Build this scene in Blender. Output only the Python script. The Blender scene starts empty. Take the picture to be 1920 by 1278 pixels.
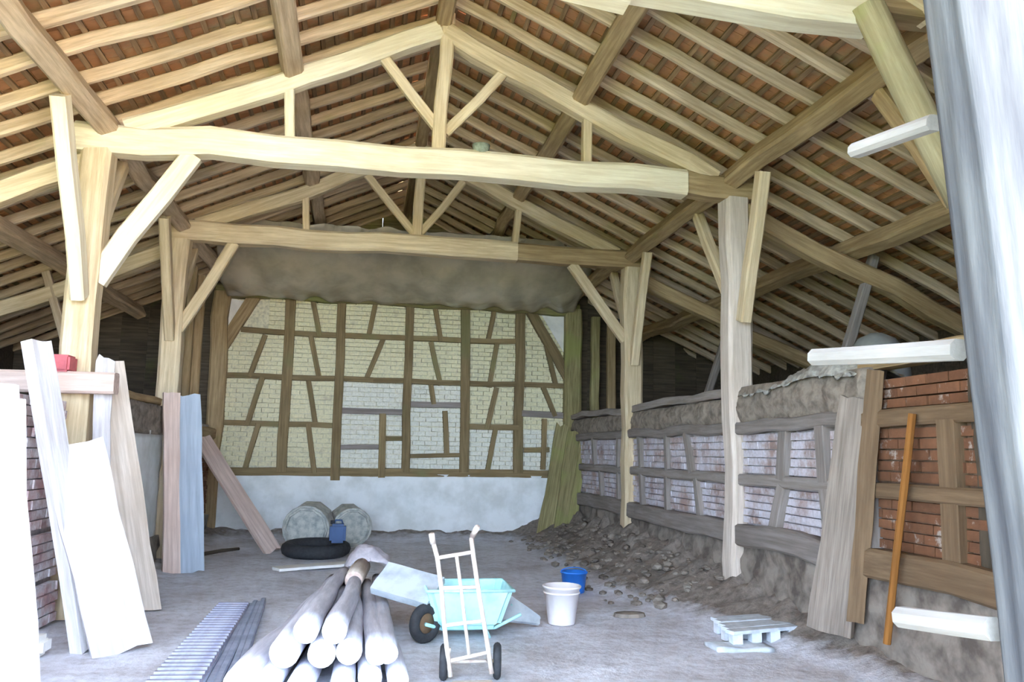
import bpy, bmesh, math, random
from mathutils import Vector, Matrix, noise
random.seed(7)
sc = bpy.context.scene
C = sc.collection

# ------------------------------------------------------------------ camera
F, YAW, PIT, ROL, H = 1550., .175, .135, .021, 1.6
def ray(px, py):
    a = (px-960)/F; b = (639-py)/F
    c, s = math.cos(ROL), math.sin(ROL); r = c*a-s*b; u = s*a+c*b
    c, s = math.cos(PIT), math.sin(PIT); d = c-s*u; z = s+c*u
    c, s = math.cos(YAW), math.sin(YAW)
    return Vector((c*r+s*d, -s*r+c*d, z))
def U(px, py, X=None, Y=None, Z=None):
    r = ray(px, py)
    t = Y/r.y if Y is not None else X/r.x if X is not None else (Z-H)/r.z
    return r*t + Vector((0, 0, H))
fwd = ray(960, 639)
right = (ray(960+F, 639)-fwd).normalized()
up = (ray(960, 639-F)-fwd).normalized()
cam = bpy.data.cameras.new('camera'); co = bpy.data.objects.new('camera', cam); C.objects.link(co)
R = Matrix((right, up, -fwd.normalized())).transposed().to_4x4()
co.matrix_world = Matrix.Translation((0, 0, H)) @ R
cam.sensor_width = 36; cam.lens = F/1920*36; cam.clip_start = .05
sc.camera = co

# ------------------------------------------------------------------ light
w = bpy.data.worlds.new('daylight'); sc.world = w; w.use_nodes = True
bg = w.node_tree.nodes['Background']
bg.inputs[0].default_value = (.60, .78, 1.0, 1); bg.inputs[1].default_value = 6.0
sun = bpy.data.lights.new('sun', 'SUN'); sun.energy = 34; sun.angle = .02; sun.color = (1, .86, .62)
so = bpy.data.objects.new('sun', sun); C.objects.link(so)
so.rotation_euler = Vector((-.60, .24, .76)).to_track_quat('Z', 'Y').to_euler()
sc.view_settings.view_transform = 'Standard'; sc.view_settings.look = 'None'
sc.view_settings.gamma = 1; sc.view_settings.use_curve_mapping = False
sc.view_settings.exposure = 1.9

# ------------------------------------------------------------------ materials
def nodes(name):
    m = bpy.data.materials.new(name); m.use_nodes = True
    nt = m.node_tree; b = nt.nodes['Principled BSDF']; b.inputs['Roughness'].default_value = .85
    b.inputs['Specular IOR Level'].default_value = .25
    return m, nt, b
def lnk(nt, a, b): nt.links.new(a, b)
def noise_node(nt, scale, detail=3, vec=None, rough=.6):
    n = nt.nodes.new('ShaderNodeTexNoise'); n.inputs['Scale'].default_value = scale
    n.inputs['Detail'].default_value = detail; n.inputs['Roughness'].default_value = rough
    if vec: lnk(nt, vec, n.inputs['Vector'])
    return n
def ramp(nt, fac, stops):
    r = nt.nodes.new('ShaderNodeValToRGB'); e = r.color_ramp.elements
    while len(e) < len(stops): e.new(.5)
    for i, (p, c) in enumerate(stops):
        e[i].position = p; e[i].color = (*c, 1)
    lnk(nt, fac, r.inputs[0]); return r
def mix(nt, fac, a, b, mode='MIX'):
    m = nt.nodes.new('ShaderNodeMix'); m.data_type = 'RGBA'; m.blend_type = mode
    for k, v in ((0, fac), (6, a), (7, b)):
        if hasattr(v, 'is_linked') or hasattr(v, 'links'): lnk(nt, v, m.inputs[k])
        elif isinstance(v, (tuple, list)): m.inputs[k].default_value = (*v, 1)
        else: m.inputs[k].default_value = v
    return m.outputs[2]
def bump(nt, b, h, s=.3, d=.02):
    n = nt.nodes.new('ShaderNodeBump'); n.inputs['Strength'].default_value = s; n.inputs['Distance'].default_value = d
    lnk(nt, h, n.inputs['Height']); lnk(nt, n.outputs[0], b.inputs['Normal'])
def rnd_bright(nt, col, amt):
    oi = nt.nodes.new('ShaderNodeObjectInfo')
    mr = nt.nodes.new('ShaderNodeMapRange'); mr.inputs[3].default_value = 1-amt; mr.inputs[4].default_value = 1+amt
    lnk(nt, oi.outputs['Random'], mr.inputs[0])
    hs = nt.nodes.new('ShaderNodeHueSaturation'); lnk(nt, mr.outputs[0], hs.inputs['Value']); lnk(nt, col, hs.inputs['Color'])
    return hs.outputs[0]
def wood(name, light, dark, moss=None, mossamt=.58, rnd=.12, grain=16, rough=.85):
    m, nt, b = nodes(name); b.inputs['Roughness'].default_value = rough
    tc = nt.nodes.new('ShaderNodeTexCoord'); mp = nt.nodes.new('ShaderNodeMapping')
    oi = nt.nodes.new('ShaderNodeObjectInfo')
    va = nt.nodes.new('ShaderNodeVectorMath'); va.operation = 'ADD'
    cm = nt.nodes.new('ShaderNodeMath'); cm.operation = 'MULTIPLY'; cm.inputs[1].default_value = 37.
    lnk(nt, oi.outputs['Random'], cm.inputs[0]); lnk(nt, tc.outputs['Object'], va.inputs[0]); lnk(nt, cm.outputs[0], va.inputs[1])
    lnk(nt, va.outputs[0], mp.inputs[0]); mp.inputs['Scale'].default_value = (.9, grain, grain)
    n1 = noise_node(nt, 1.5, 5, mp.outputs[0], .65)
    col = ramp(nt, n1.outputs[0], [(.25, dark), (.46, tuple(.5*(a+c) for a, c in zip(light, dark))), (.62, light), (.85, tuple(min(1, c*1.12) for c in light))]).outputs[0]
    n2 = noise_node(nt, 1.3, 3, va.outputs[0])
    col = mix(nt, ramp(nt, n2.outputs[0], [(.4, (0, 0, 0)), (.75, (.45, .45, .45))]).outputs[0], col, dark)
    if moss:
        n3 = noise_node(nt, .9, 4, va.outputs[0])
        col = mix(nt, ramp(nt, n3.outputs[0], [(mossamt, (0, 0, 0)), (mossamt+.12, (.75, .75, .75))]).outputs[0], col, moss)
    lnk(nt, rnd_bright(nt, col, rnd), b.inputs['Base Color'])
    bump(nt, b, n1.outputs[0], .5, .012)
    return m
def plain(name, col, rough=.7, metal=0, var=.15, scale=8, col2=None, bs=.2, trans=0):
    m, nt, b = nodes(name)
    tc = nt.nodes.new('ShaderNodeTexCoord'); n = noise_node(nt, scale, 4, tc.outputs['Object'])
    c2 = col2 or tuple(c*(1-var*2) for c in col)
    r = ramp(nt, n.outputs[0], [(.35, c2), (.6, col)])
    lnk(nt, r.outputs[0], b.inputs['Base Color']); b.inputs['Roughness'].default_value = rough
    b.inputs['Metallic'].default_value = metal
    bump(nt, b, n.outputs[0], bs, .01)
    return m

M = {}
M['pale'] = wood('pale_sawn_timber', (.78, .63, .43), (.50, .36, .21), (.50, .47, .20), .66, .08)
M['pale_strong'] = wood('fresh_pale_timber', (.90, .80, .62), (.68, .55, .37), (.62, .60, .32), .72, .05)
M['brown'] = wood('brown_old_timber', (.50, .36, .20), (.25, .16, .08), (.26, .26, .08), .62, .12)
M['lilac'] = wood('washed_lilac_timber', (.74, .63, .55), (.48, .38, .30), None, .6, .05)
M['rafter'] = wood('rafter_pole_timber', (.72, .56, .40), (.38, .27, .17), (.36, .36, .15), .62, .18)
M['batten'] = wood('roof_batten_timber', (.36, .23, .13), (.15, .09, .05), (.22, .21, .07), .6, .2)
M['dark'] = wood('dark_board_timber', (.13, .10, .07), (.05, .035, .025), (.10, .11, .04), .6, .15)
M['infill_timber'] = wood('brown_infill_timber', (.32, .23, .12), (.16, .11, .055), (.22, .20, .09), .55, .12)
M['grey_wall_timber'] = wood('grey_wall_timber', (.34, .29, .27), (.19, .155, .13), None, .6, .12)
M['grey'] = wood('weathered_grey_timber', (.37, .30, .25), (.17, .135, .11), None, .6, .08, 20)
M['white'] = wood('bleached_white_timber', (.70, .66, .66), (.40, .35, .36), None, .6, .04, 14)
M['pink'] = wood('pinkish_timber', (.80, .62, .54), (.52, .36, .30), None, .6, .05)
M['bluegrey'] = wood('blue_grey_board', (.48, .54, .62), (.34, .38, .46), None, .6, .05)
M['olive'] = wood('olive_brown_slab', (.36, .30, .15), (.15, .12, .05), (.26, .27, .09), .5, .12, 22)
M['brown2'] = wood('dull_brown_timber', (.24, .155, .09), (.13, .08, .045), None, .6, .05)
M['olive_log'] = wood('olive_tan_log', (.50, .43, .27), (.28, .23, .12), (.36, .38, .12), .55, .05)
M['orange'] = wood('orange_pole_timber', (.36, .15, .035), (.20, .08, .02), None, .6, .05)
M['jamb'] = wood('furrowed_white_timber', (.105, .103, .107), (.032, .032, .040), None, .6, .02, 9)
M['peg'] = wood('weathered_peg_timber', (.32, .29, .275), (.20, .18, .165), None, .6, .02, 9)
M['log_bark'] = wood('pale_peeled_log', (.72, .70, .77), (.40, .39, .46), None, .6, .10, 10)
M['log_end'] = plain('cut_log_end', (.78, .76, .74), .9, var=.08, scale=20)

def brick_mat(name, c1, c2, wash, washlo, washhi, wscale=3.):
    m, nt, b = nodes(name)
    ge = nt.nodes.new('ShaderNodeNewGeometry'); oi = nt.nodes.new('ShaderNodeObjectInfo')
    tc = nt.nodes.new('ShaderNodeTexCoord')
    n = noise_node(nt, 11, 4, ge.outputs['Position'])
    col = ramp(nt, n.outputs[0], [(.3, c2), (.65, c1)]).outputs[0]
    col = mix(nt, ge.outputs['Random Per Island'], col, tuple(c*.72 for c in c1))
    col = rnd_bright(nt, col, .18)
    n2 = noise_node(nt, wscale, 6, ge.outputs['Position'], .7)
    f = ramp(nt, n2.outputs[0], [(washlo, (0, 0, 0)), (washhi, (1, 1, 1))]).outputs[0]
    n3 = noise_node(nt, 30, 3, ge.outputs['Position'])
    ws = ramp(nt, n3.outputs[0], [(.3, tuple(c*.8 for c in wash)), (.6, wash)]).outputs[0]
    col = mix(nt, f, col, ws)
    lnk(nt, col, b.inputs['Base Color']); bump(nt, b, n.outputs[0], .6, .01)
    return m
M['br_back'] = brick_mat('limewashed_brick_cream', (.70, .60, .42), (.50, .42, .28), (.90, .82, .56), .24, .44, 5.)
M['br_back_low'] = brick_mat('limewashed_brick_white', (.70, .62, .50), (.52, .47, .40), (.92, .89, .78), .24, .44, 5.)
M['br_right'] = brick_mat('patchy_limewashed_brick', (.46, .32, .28), (.30, .23, .21), (.64, .59, .64), .38, .56, 3.5)
M['br_red'] = brick_mat('bare_red_brick', (.26, .115, .06), (.13, .06, .035), (.46, .38, .33), .58, .68, 7.)
M['br_left'] = brick_mat('pink_washed_brick', (.62, .38, .38), (.42, .28, .30), (.84, .78, .82), .42, .60, 3.)
M['mortar'] = plain('lime_mortar', (.86, .80, .60), .95, scale=20)
M['mortar_r'] = plain('grey_lilac_mortar', (.54, .49, .51), .95, scale=20)
M['mortar_d'] = plain('dark_earth_mortar', (.24, .15, .10), .95, scale=20)
M['plaster'] = plain('white_lime_plaster', (.90, .86, .82), .9, var=.06, scale=5)
M['plinth'] = plain('bluish_white_limewash', (.92, .92, .92), .95, scale=2.2, col2=(.74, .74, .72), bs=.5)
M['mud'] = plain('crumbled_mud_wall', (.33, .27, .22), .98, scale=9, col2=(.17, .135, .11), bs=.9)
M['rubble'] = plain('brown_rubble', (.30, .25, .21), .98, scale=4, col2=(.12, .095, .08), bs=.9)
M['straw'] = plain('grey_straw', (.50, .47, .42), .98, scale=12, col2=(.26, .24, .22), bs=1.)
M['tarp'] = plain('grey_plastic_sheet', (.54, .46, .35), .22, scale=1.5, col2=(.38, .33, .25), bs=.6)
M['tile_a'] = brick_mat('orange_clay_tile', (.60, .29, .14), (.36, .19, .10), (.36, .31, .19), .50, .70, 1.2)
M['metal_white'] = plain('cream_painted_steel', (.66, .58, .52), .45, scale=14, col2=(.50, .38, .33))
M['rubber'] = plain('black_rubber', (.045, .045, .05), .8, scale=20)
M['hubyellow'] = plain('yellow_hub', (.75, .68, .30), .5)
M['mint'] = plain('mint_painted_steel', (.50, .80, .78), .45, scale=6, col2=(.36, .66, .68))
M['zinc'] = plain('zinc_sheet', (.66, .71, .76), .45, .3, scale=5, col2=(.46, .50, .56))
M['rust'] = plain('rusty_brown', (.20, .12, .07), .9, scale=9)
M['bucket'] = plain('pale_pink_plastic', (.88, .80, .80), .45, scale=3, var=.04, bs=.05)
M['blue'] = plain('bright_blue_plastic', (.03, .20, .72), .4, scale=4, var=.08, bs=.05)
M['darkblue'] = plain('dark_blue_plastic', (.05, .10, .24), .45, scale=5, var=.1)
M['drum'] = plain('grey_green_bale_film', (.56, .55, .50), .45, scale=9, col2=(.30, .31, .30), bs=.4)
M['grey_plastic'] = plain('dusty_grey_plastic', (.30, .31, .30), .45, scale=4, bs=.3)
M['cloth'] = plain('mauve_grey_sacking', (.60, .54, .58), .95, scale=8, col2=(.42, .38, .42), bs=.8)
M['red'] = plain('faded_red_plastic', (.62, .14, .16), .6)
M['nest'] = plain('grey_green_dry_grass', (.30, .33, .26), .95, scale=30)
M['poly'] = plain('dirty_white_board', (.72, .75, .80), .8, scale=9, col2=(.52, .55, .60))
M['slat'] = plain('lilac_grey_slat', (.38, .37, .46), .7, scale=9, col2=(.26, .25, .33))
M['rail'] = plain('blue_grey_steel', (.40, .44, .56), .5, .1, scale=6, col2=(.26, .29, .40))

def floor_mat():
    m, nt, b = nodes('trodden_earth')
    ge = nt.nodes.new('ShaderNodeNewGeometry')
    n = noise_node(nt, 1.1, 8, ge.outputs['Position'], .7); n2 = noise_node(nt, 9, 6, ge.outputs['Position'], .7)
    a = ramp(nt, n.outputs[0], [(.32, (.54, .50, .53)), (.5, (.74, .73, .80)), (.66, (.85, .85, .93))]).outputs[0]
    c = ramp(nt, n2.outputs[0], [(.3, (.66, .62, .60)), (.55, (1, 1, 1))]).outputs[0]
    at = nt.nodes.new('ShaderNodeAttribute'); at.attribute_name = 'bank'
    n4 = noise_node(nt, 5, 5, ge.outputs['Position']); ad = nt.nodes.new('ShaderNodeMath'); ad.operation = 'MULTIPLY'
    lnk(nt, at.outputs['Fac'], ad.inputs[0]); lnk(nt, n4.outputs[0], ad.inputs[1])
    f = ramp(nt, ad.outputs[0], [(.03, (0, 0, 0)), (.16, (1, 1, 1))]).outputs[0]
    rb = ramp(nt, n2.outputs[0], [(.3, (.12, .095, .08)), (.6, (.30, .25, .215))]).outputs[0]
    lnk(nt, mix(nt, f, mix(nt, .8, a, c, 'MULTIPLY'), rb), b.inputs['Base Color']); bump(nt, b, n2.outputs[0], .9, .02)
    return m
M['floor'] = floor_mat()
M['dim_ground'] = plain('dark_green_bounce_dimmer', (.10, .13, .035), .95, scale=6, col2=(.06, .085, .02))
M['ground'] = plain('pale_gravel_yard', (.68, .58, .43), .95, scale=3, col2=(.52, .47, .33))

# ------------------------------------------------------------------ helpers
WM = {}
def put(o, Mw, parent=None):
    C.objects.link(o); WM[o] = Mw
    if parent is not None:
        o.parent = parent; o.matrix_basis = WM[parent].inverted() @ Mw
    else: o.matrix_basis = Mw
    return o
def tag(o, label, cat, group=None, kind=None):
    o['label'] = label; o['category'] = cat
    if group: o['group'] = group
    if kind: o['kind'] = kind
    return o
def thing(name, loc, label, cat, group=None):
    o = bpy.data.objects.new(name, None); o.empty_display_size = .1
    return tag(put(o, Matrix.Translation(loc)), label, cat, group)
def struct(name, loc=(0, 0, 0)):
    o = bpy.data.objects.new(name, None); o['kind'] = 'structure'
    return put(o, Matrix.Translation(loc))
def mk(name, vs, fs, mat, parent=None, Mw=None, smooth=False, mats=None, mi=None):
    me = bpy.data.meshes.new(name); me.from_pydata([tuple(v) for v in vs], [], fs); me.update()
    for m in (mats or [mat]): me.materials.append(m)
    if mi: me.polygons.foreach_set('material_index', mi)
    if smooth: me.polygons.foreach_set('use_smooth', [True]*len(me.polygons))
    o = bpy.data.objects.new(name, me)
    return put(o, Mw or Matrix.Identity(4), parent)
def frame(p0, p1, upv=(0, 0, 1)):
    p0 = Vector(p0); p1 = Vector(p1); x = (p1-p0).normalized(); u = Vector(upv)
    if abs(x.dot(u)) > .98: u = Vector((0, 1, 0))
    y = u.cross(x).normalized(); z = x.cross(y)
    Mx = Matrix((x, y, z)).transposed().to_4x4(); Mx.translation = p0
    return Mx, (p1-p0).length
def timber(name, p0, p1, wd, ht, mat, parent=None, upv=(0, 0, 1), seg=None, wob=.012, ch=.14, taper=1., bow=0., pad=0.):
    Mx, L = frame(p0, p1, upv)
    seg = seg or max(2, int(L/.5)); sd = random.random()*100
    vs = []; fs = []
    a, b = wd/2, ht/2; c = min(wd, ht)*ch
    prof = [(-a+c, -b), (a-c, -b), (a, -b+c), (a, b-c), (a-c, b), (-a+c, b), (-a, b-c), (-a, -b+c)]
    for i in range(seg+1):
        t = i/seg; x = -pad + t*(L+2*pad); k = 1+(taper-1)*t
        dy = wob*noise.noise(Vector((t*2.3*L/2, sd, 0)))*2; dz = wob*noise.noise(Vector((t*2.3*L/2, sd, 9)))*2 + bow*math.sin(math.pi*t)
        for j, (y, z) in enumerate(prof):
            e = 1+.5*wob/max(.05, min(wd, ht))*noise.noise(Vector((x*3, j*3.1, sd)))
            vs.append((x, y*k*e+dy, z*k*e+dz))
    for i in range(seg):
        for j in range(8):
            j2 = (j+1) % 8; fs.append((i*8+j, i*8+j2, (i+1)*8+j2, (i+1)*8+j))
    fs.append(tuple(range(7, -1, -1))); fs.append(tuple(seg*8+j for j in range(8)))
    return mk(name, vs, fs, mat, parent, Mx)
def plank(name, p0, p1, wd, th, mat, parent=None, face=(1, 0, 0), seg=8, rag=.02, w1=None):
    """board from p0 (foot) to p1; its broad face looks along `face`; ragged ends and edges"""
    Mx, L = frame(p0, p1, face); sd = random.random()*100
    vs = []; fs = []; n = 5; w1 = w1 or wd
    for i in range(seg+1):
        t = i/seg
        for j in range(n):
            s = j/(n-1)-.5; wj = wd+(w1-wd)*t
            y = s*wj + (rag*noise.noise(Vector((t*4, sd, s*2))) if abs(s) > .4 else 0)
            x = t*L
            if i in (0, seg): x += rag*2*noise.noise(Vector((s*4, sd, i)))*(1 if i else 1)
            z = rag*.5*noise.noise(Vector((t*2, s*2, sd)))
            vs.append((x, y, z+th/2)); vs.append((x, y, z-th/2))
    def id(i, j, k): return (i*n+j)*2+k
    for i in range(seg):
        for j in range(n-1):
            fs.append((id(i, j, 0), id(i+1, j, 0), id(i+1, j+1, 0), id(i, j+1, 0)))
            fs.append((id(i, j, 1), id(i, j+1, 1), id(i+1, j+1, 1), id(i+1, j, 1)))
        fs.append((id(i, 0, 0), id(i, 0, 1), id(i+1, 0, 1), id(i+1, 0, 0)))
        fs.append((id(i, n-1, 0), id(i+1, n-1, 0), id(i+1, n-1, 1), id(i, n-1, 1)))
    for j in range(n-1):
        fs.append((id(0, j, 0), id(0, j+1, 0), id(0, j+1, 1), id(0, j, 1)))
        fs.append((id(seg, j, 0), id(seg, j, 1), id(seg, j+1, 1), id(seg, j+1, 0)))
    return mk(name, vs, fs, mat, parent, Mx)
def log(name, p0, p1, r0, r1, parent=None, n=16, mats=None, lump=.06, wob=.02):
    Mx, L = frame(p0, p1); seg = max(3, int(L/.35)); sd = random.random()*100; vs = []; fs = []; mi = []
    for i in range(seg+1):
        t = i/seg; r = r0+(r1-r0)*t
        if i in (0, seg): r *= .95
        cy = wob*noise.noise(Vector((t*3, sd, 0)))*2*math.sin(math.pi*t); cz = wob*noise.noise(Vector((t*3, sd, 5)))*2*math.sin(math.pi*t)
        for j in range(n):
            a = 2*math.pi*j/n; rr = r*(1+lump*noise.noise(Vector((t*L*1.2, math.cos(a)+sd, math.sin(a)))))
            vs.append((t*L, cy+rr*math.cos(a), cz+rr*math.sin(a)))
    for i in range(seg):
        for j in range(n):
            j2 = (j+1) % n; fs.append((i*n+j, i*n+j2, (i+1)*n+j2, (i+1)*n+j)); mi.append(0)
    fs.append(tuple(range(n-1, -1, -1))); mi.append(1); fs.append(tuple(seg*n+j for j in range(n))); mi.append(1)
    o = mk(name, vs, fs, None, parent, Mx, mats=mats or [M['log_bark'], M['log_end']], mi=mi)
    o.data.polygons.foreach_set('use_smooth', [k == 0 for k in mi])
    return o
def box_vf(x0, x1, y0, y1, z0, z1, vs, fs, jit=0):
    n = len(vs)
    for x in (x0, x1):
        for y in (y0, y1):
            for z in (z0, z1):
                vs.append((x+random.uniform(-jit, jit), y+random.uniform(-jit, jit), z+random.uniform(-jit, jit)))
    for f in ((0, 1, 3, 2), (4, 6, 7, 5), (0, 4, 5, 1), (2, 3, 7, 6), (0, 2, 6, 4), (1, 5, 7, 3)):
        fs.append(tuple(n+k for k in f))
def box(name, x0, x1, y0, y1, z0, z1, mat, parent=None, Mw=None, bev=0):
    vs = []; fs = []; cx, cy, cz = (x0+x1)/2, (y0+y1)/2, (z0+z1)/2
    box_vf(x0-cx, x1-cx, y0-cy, y1-cy, z0-cz, z1-cz, vs, fs)
    o = mk(name, vs, fs, mat, parent, (Mw or Matrix.Identity(4)) @ Matrix.Translation((cx, cy, cz)))
    if bev:
        bm = bmesh.new(); bm.from_mesh(o.data); bmesh.ops.bevel(bm, geom=bm.edges[:], offset=bev, segments=2, affect='EDGES')
        bm.to_mesh(o.data); bm.free()
    return o
def lathe(name, prof, mat, parent=None, Mw=None, n=28, smooth=True):
    vs = []; fs = []; k = len(prof)
    for i in range(n):
        a = 2*math.pi*i/n
        for r, z in prof: vs.append((r*math.cos(a), r*math.sin(a), z))
    for i in range(n):
        for j in range(k-1):
            fs.append((i*k+j, ((i+1) % n)*k+j, ((i+1) % n)*k+j+1, i*k+j+1))
    if prof[0][0] > 0: fs.append(tuple(i*k for i in range(n-1, -1, -1)))
    if prof[-1][0] > 0: fs.append(tuple(i*k+k-1 for i in range(n)))
    return mk(name, vs, fs, mat, parent, Mw, smooth=smooth)
def tube(name, pts, r, mat, parent=None, n=10):
    pts = [Vector(p) for p in pts]; vs = []; fs = []
    o0 = pts[0].copy(); pts = [p-o0 for p in pts]; prev = None
    for i, p in enumerate(pts):
        d = (pts[min(i+1, len(pts)-1)]-pts[max(i-1, 0)]).normalized()
        a = prev or (Vector((0, 0, 1)) if abs(d.z) < .9 else Vector((0, 1, 0)))
        x = (a-d*a.dot(d)).normalized(); prev = x; y = d.cross(x)
        for j in range(n):
            t = 2*math.pi*j/n; vs.append(p+x*r*math.cos(t)+y*r*math.sin(t))
    for i in range(len(pts)-1):
        for j in range(n):
            j2 = (j+1) % n; fs.append((i*n+j, i*n+j2, (i+1)*n+j2, (i+1)*n+j))
    fs.append(tuple(range(n-1, -1, -1))); fs.append(tuple((len(pts)-1)*n+j for j in range(n)))
    return mk(name, vs, fs, mat, parent, Matrix.Translation(o0), smooth=True)
def torus(name, R_, r_, mat, parent=None, Mw=None, n=28, m=10, flat=1.):
    vs = []; fs = []
    for i in range(n):
        a = 2*math.pi*i/n
        for j in range(m):
            b = 2*math.pi*j/m; rr = R_+r_*math.cos(b)
            vs.append((rr*math.cos(a), rr*math.sin(a), r_*flat*math.sin(b)))
    for i in range(n):
        for j in range(m):
            fs.append((i*m+j, ((i+1) % n)*m+j, ((i+1) % n)*m+(j+1) % m, i*m+(j+1) % m))
    return mk(name, vs, fs, mat, parent, Mw, smooth=True)

# ------------------------------------------------------------------ floor and yard
XL, XR, XC = -2.73, 4.09, .68
Y0, Y1, Y2, Y3 = 4.9, 8.62, 12.34, 16.09
def bank(x, y):
    h = 0
    if y > 4:
        d = XR-.02-x                      # heap of rubble along the right wall
        amp = .12+.42*min(1, max(0, (y-5.5)/5))
        wd = .45+.9*min(1, max(0, (y-6)/4))
        if d < wd: h += amp*(1-max(0, d)/wd)**1.4 if d > 0 else amp
    if y > 15 and x < XR: h += .16*((y-15)/1.1)**2
    d = x-XL
    if y > 10.5 and d < .5: h += .10*(1-max(d, 0)/.5)
    return h
vs = []; fs = []
nx, ny = 150, 160; xa, xb, ya, yb = -6.6, 8.1, 1.9, 16.3
for i in range(ny+1):
    for j in range(nx+1):
        x = xa+(xb-xa)*j/nx; y = ya+(yb-ya)*i/ny
        h = bank(x, y); r = .018*noise.noise(Vector((x*1.3, y*1.3, 0)))+.012*noise.noise(Vector((x*5, y*5, 3)))
        r += h*.5*noise.noise(Vector((x*4.5, y*4.5, 7)))
        vs.append((x, y, h+r))
for i in range(ny):
    for j in range(nx):
        k = i*(nx+1)+j; fs.append((k, k+1, k+nx+2, k+nx+1))
o = mk('floor', vs, fs, M['floor'], smooth=True); o['kind'] = 'structure'
at = o.data.attributes.new('bank', 'FLOAT', 'POINT')
at.data.foreach_set('value', [min(1, bank(v[0], v[1])*3.) for v in vs])
vs = []; fs = []
for (x0, x1, y0, y1) in ((-.6, 30, -30, 1.9), (-30, xa, 1.9, 30), (xb, 30, 1.9, 30), (xa, xb, 16.3, 30)):
    n = len(vs); vs += [(x0, y0, -.01), (x1, y0, -.01), (x1, y1, -.01), (x0, y1, -.01)]; fs.append((n, n+1, n+2, n+3))
o = mk('ground', vs, fs, M['ground']); o['kind'] = 'structure'
o = mk('ground_added_dark', [(-30, -30, -.01), (-.6, -30, -.01), (-.6, 1.9, -.01), (-30, 1.9, -.01)], [(0, 1, 2, 3)], M['dim_ground']); o['kind'] = 'structure'  # unseen dark green ground, added to dim the bounce onto the right roof slope

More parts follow.
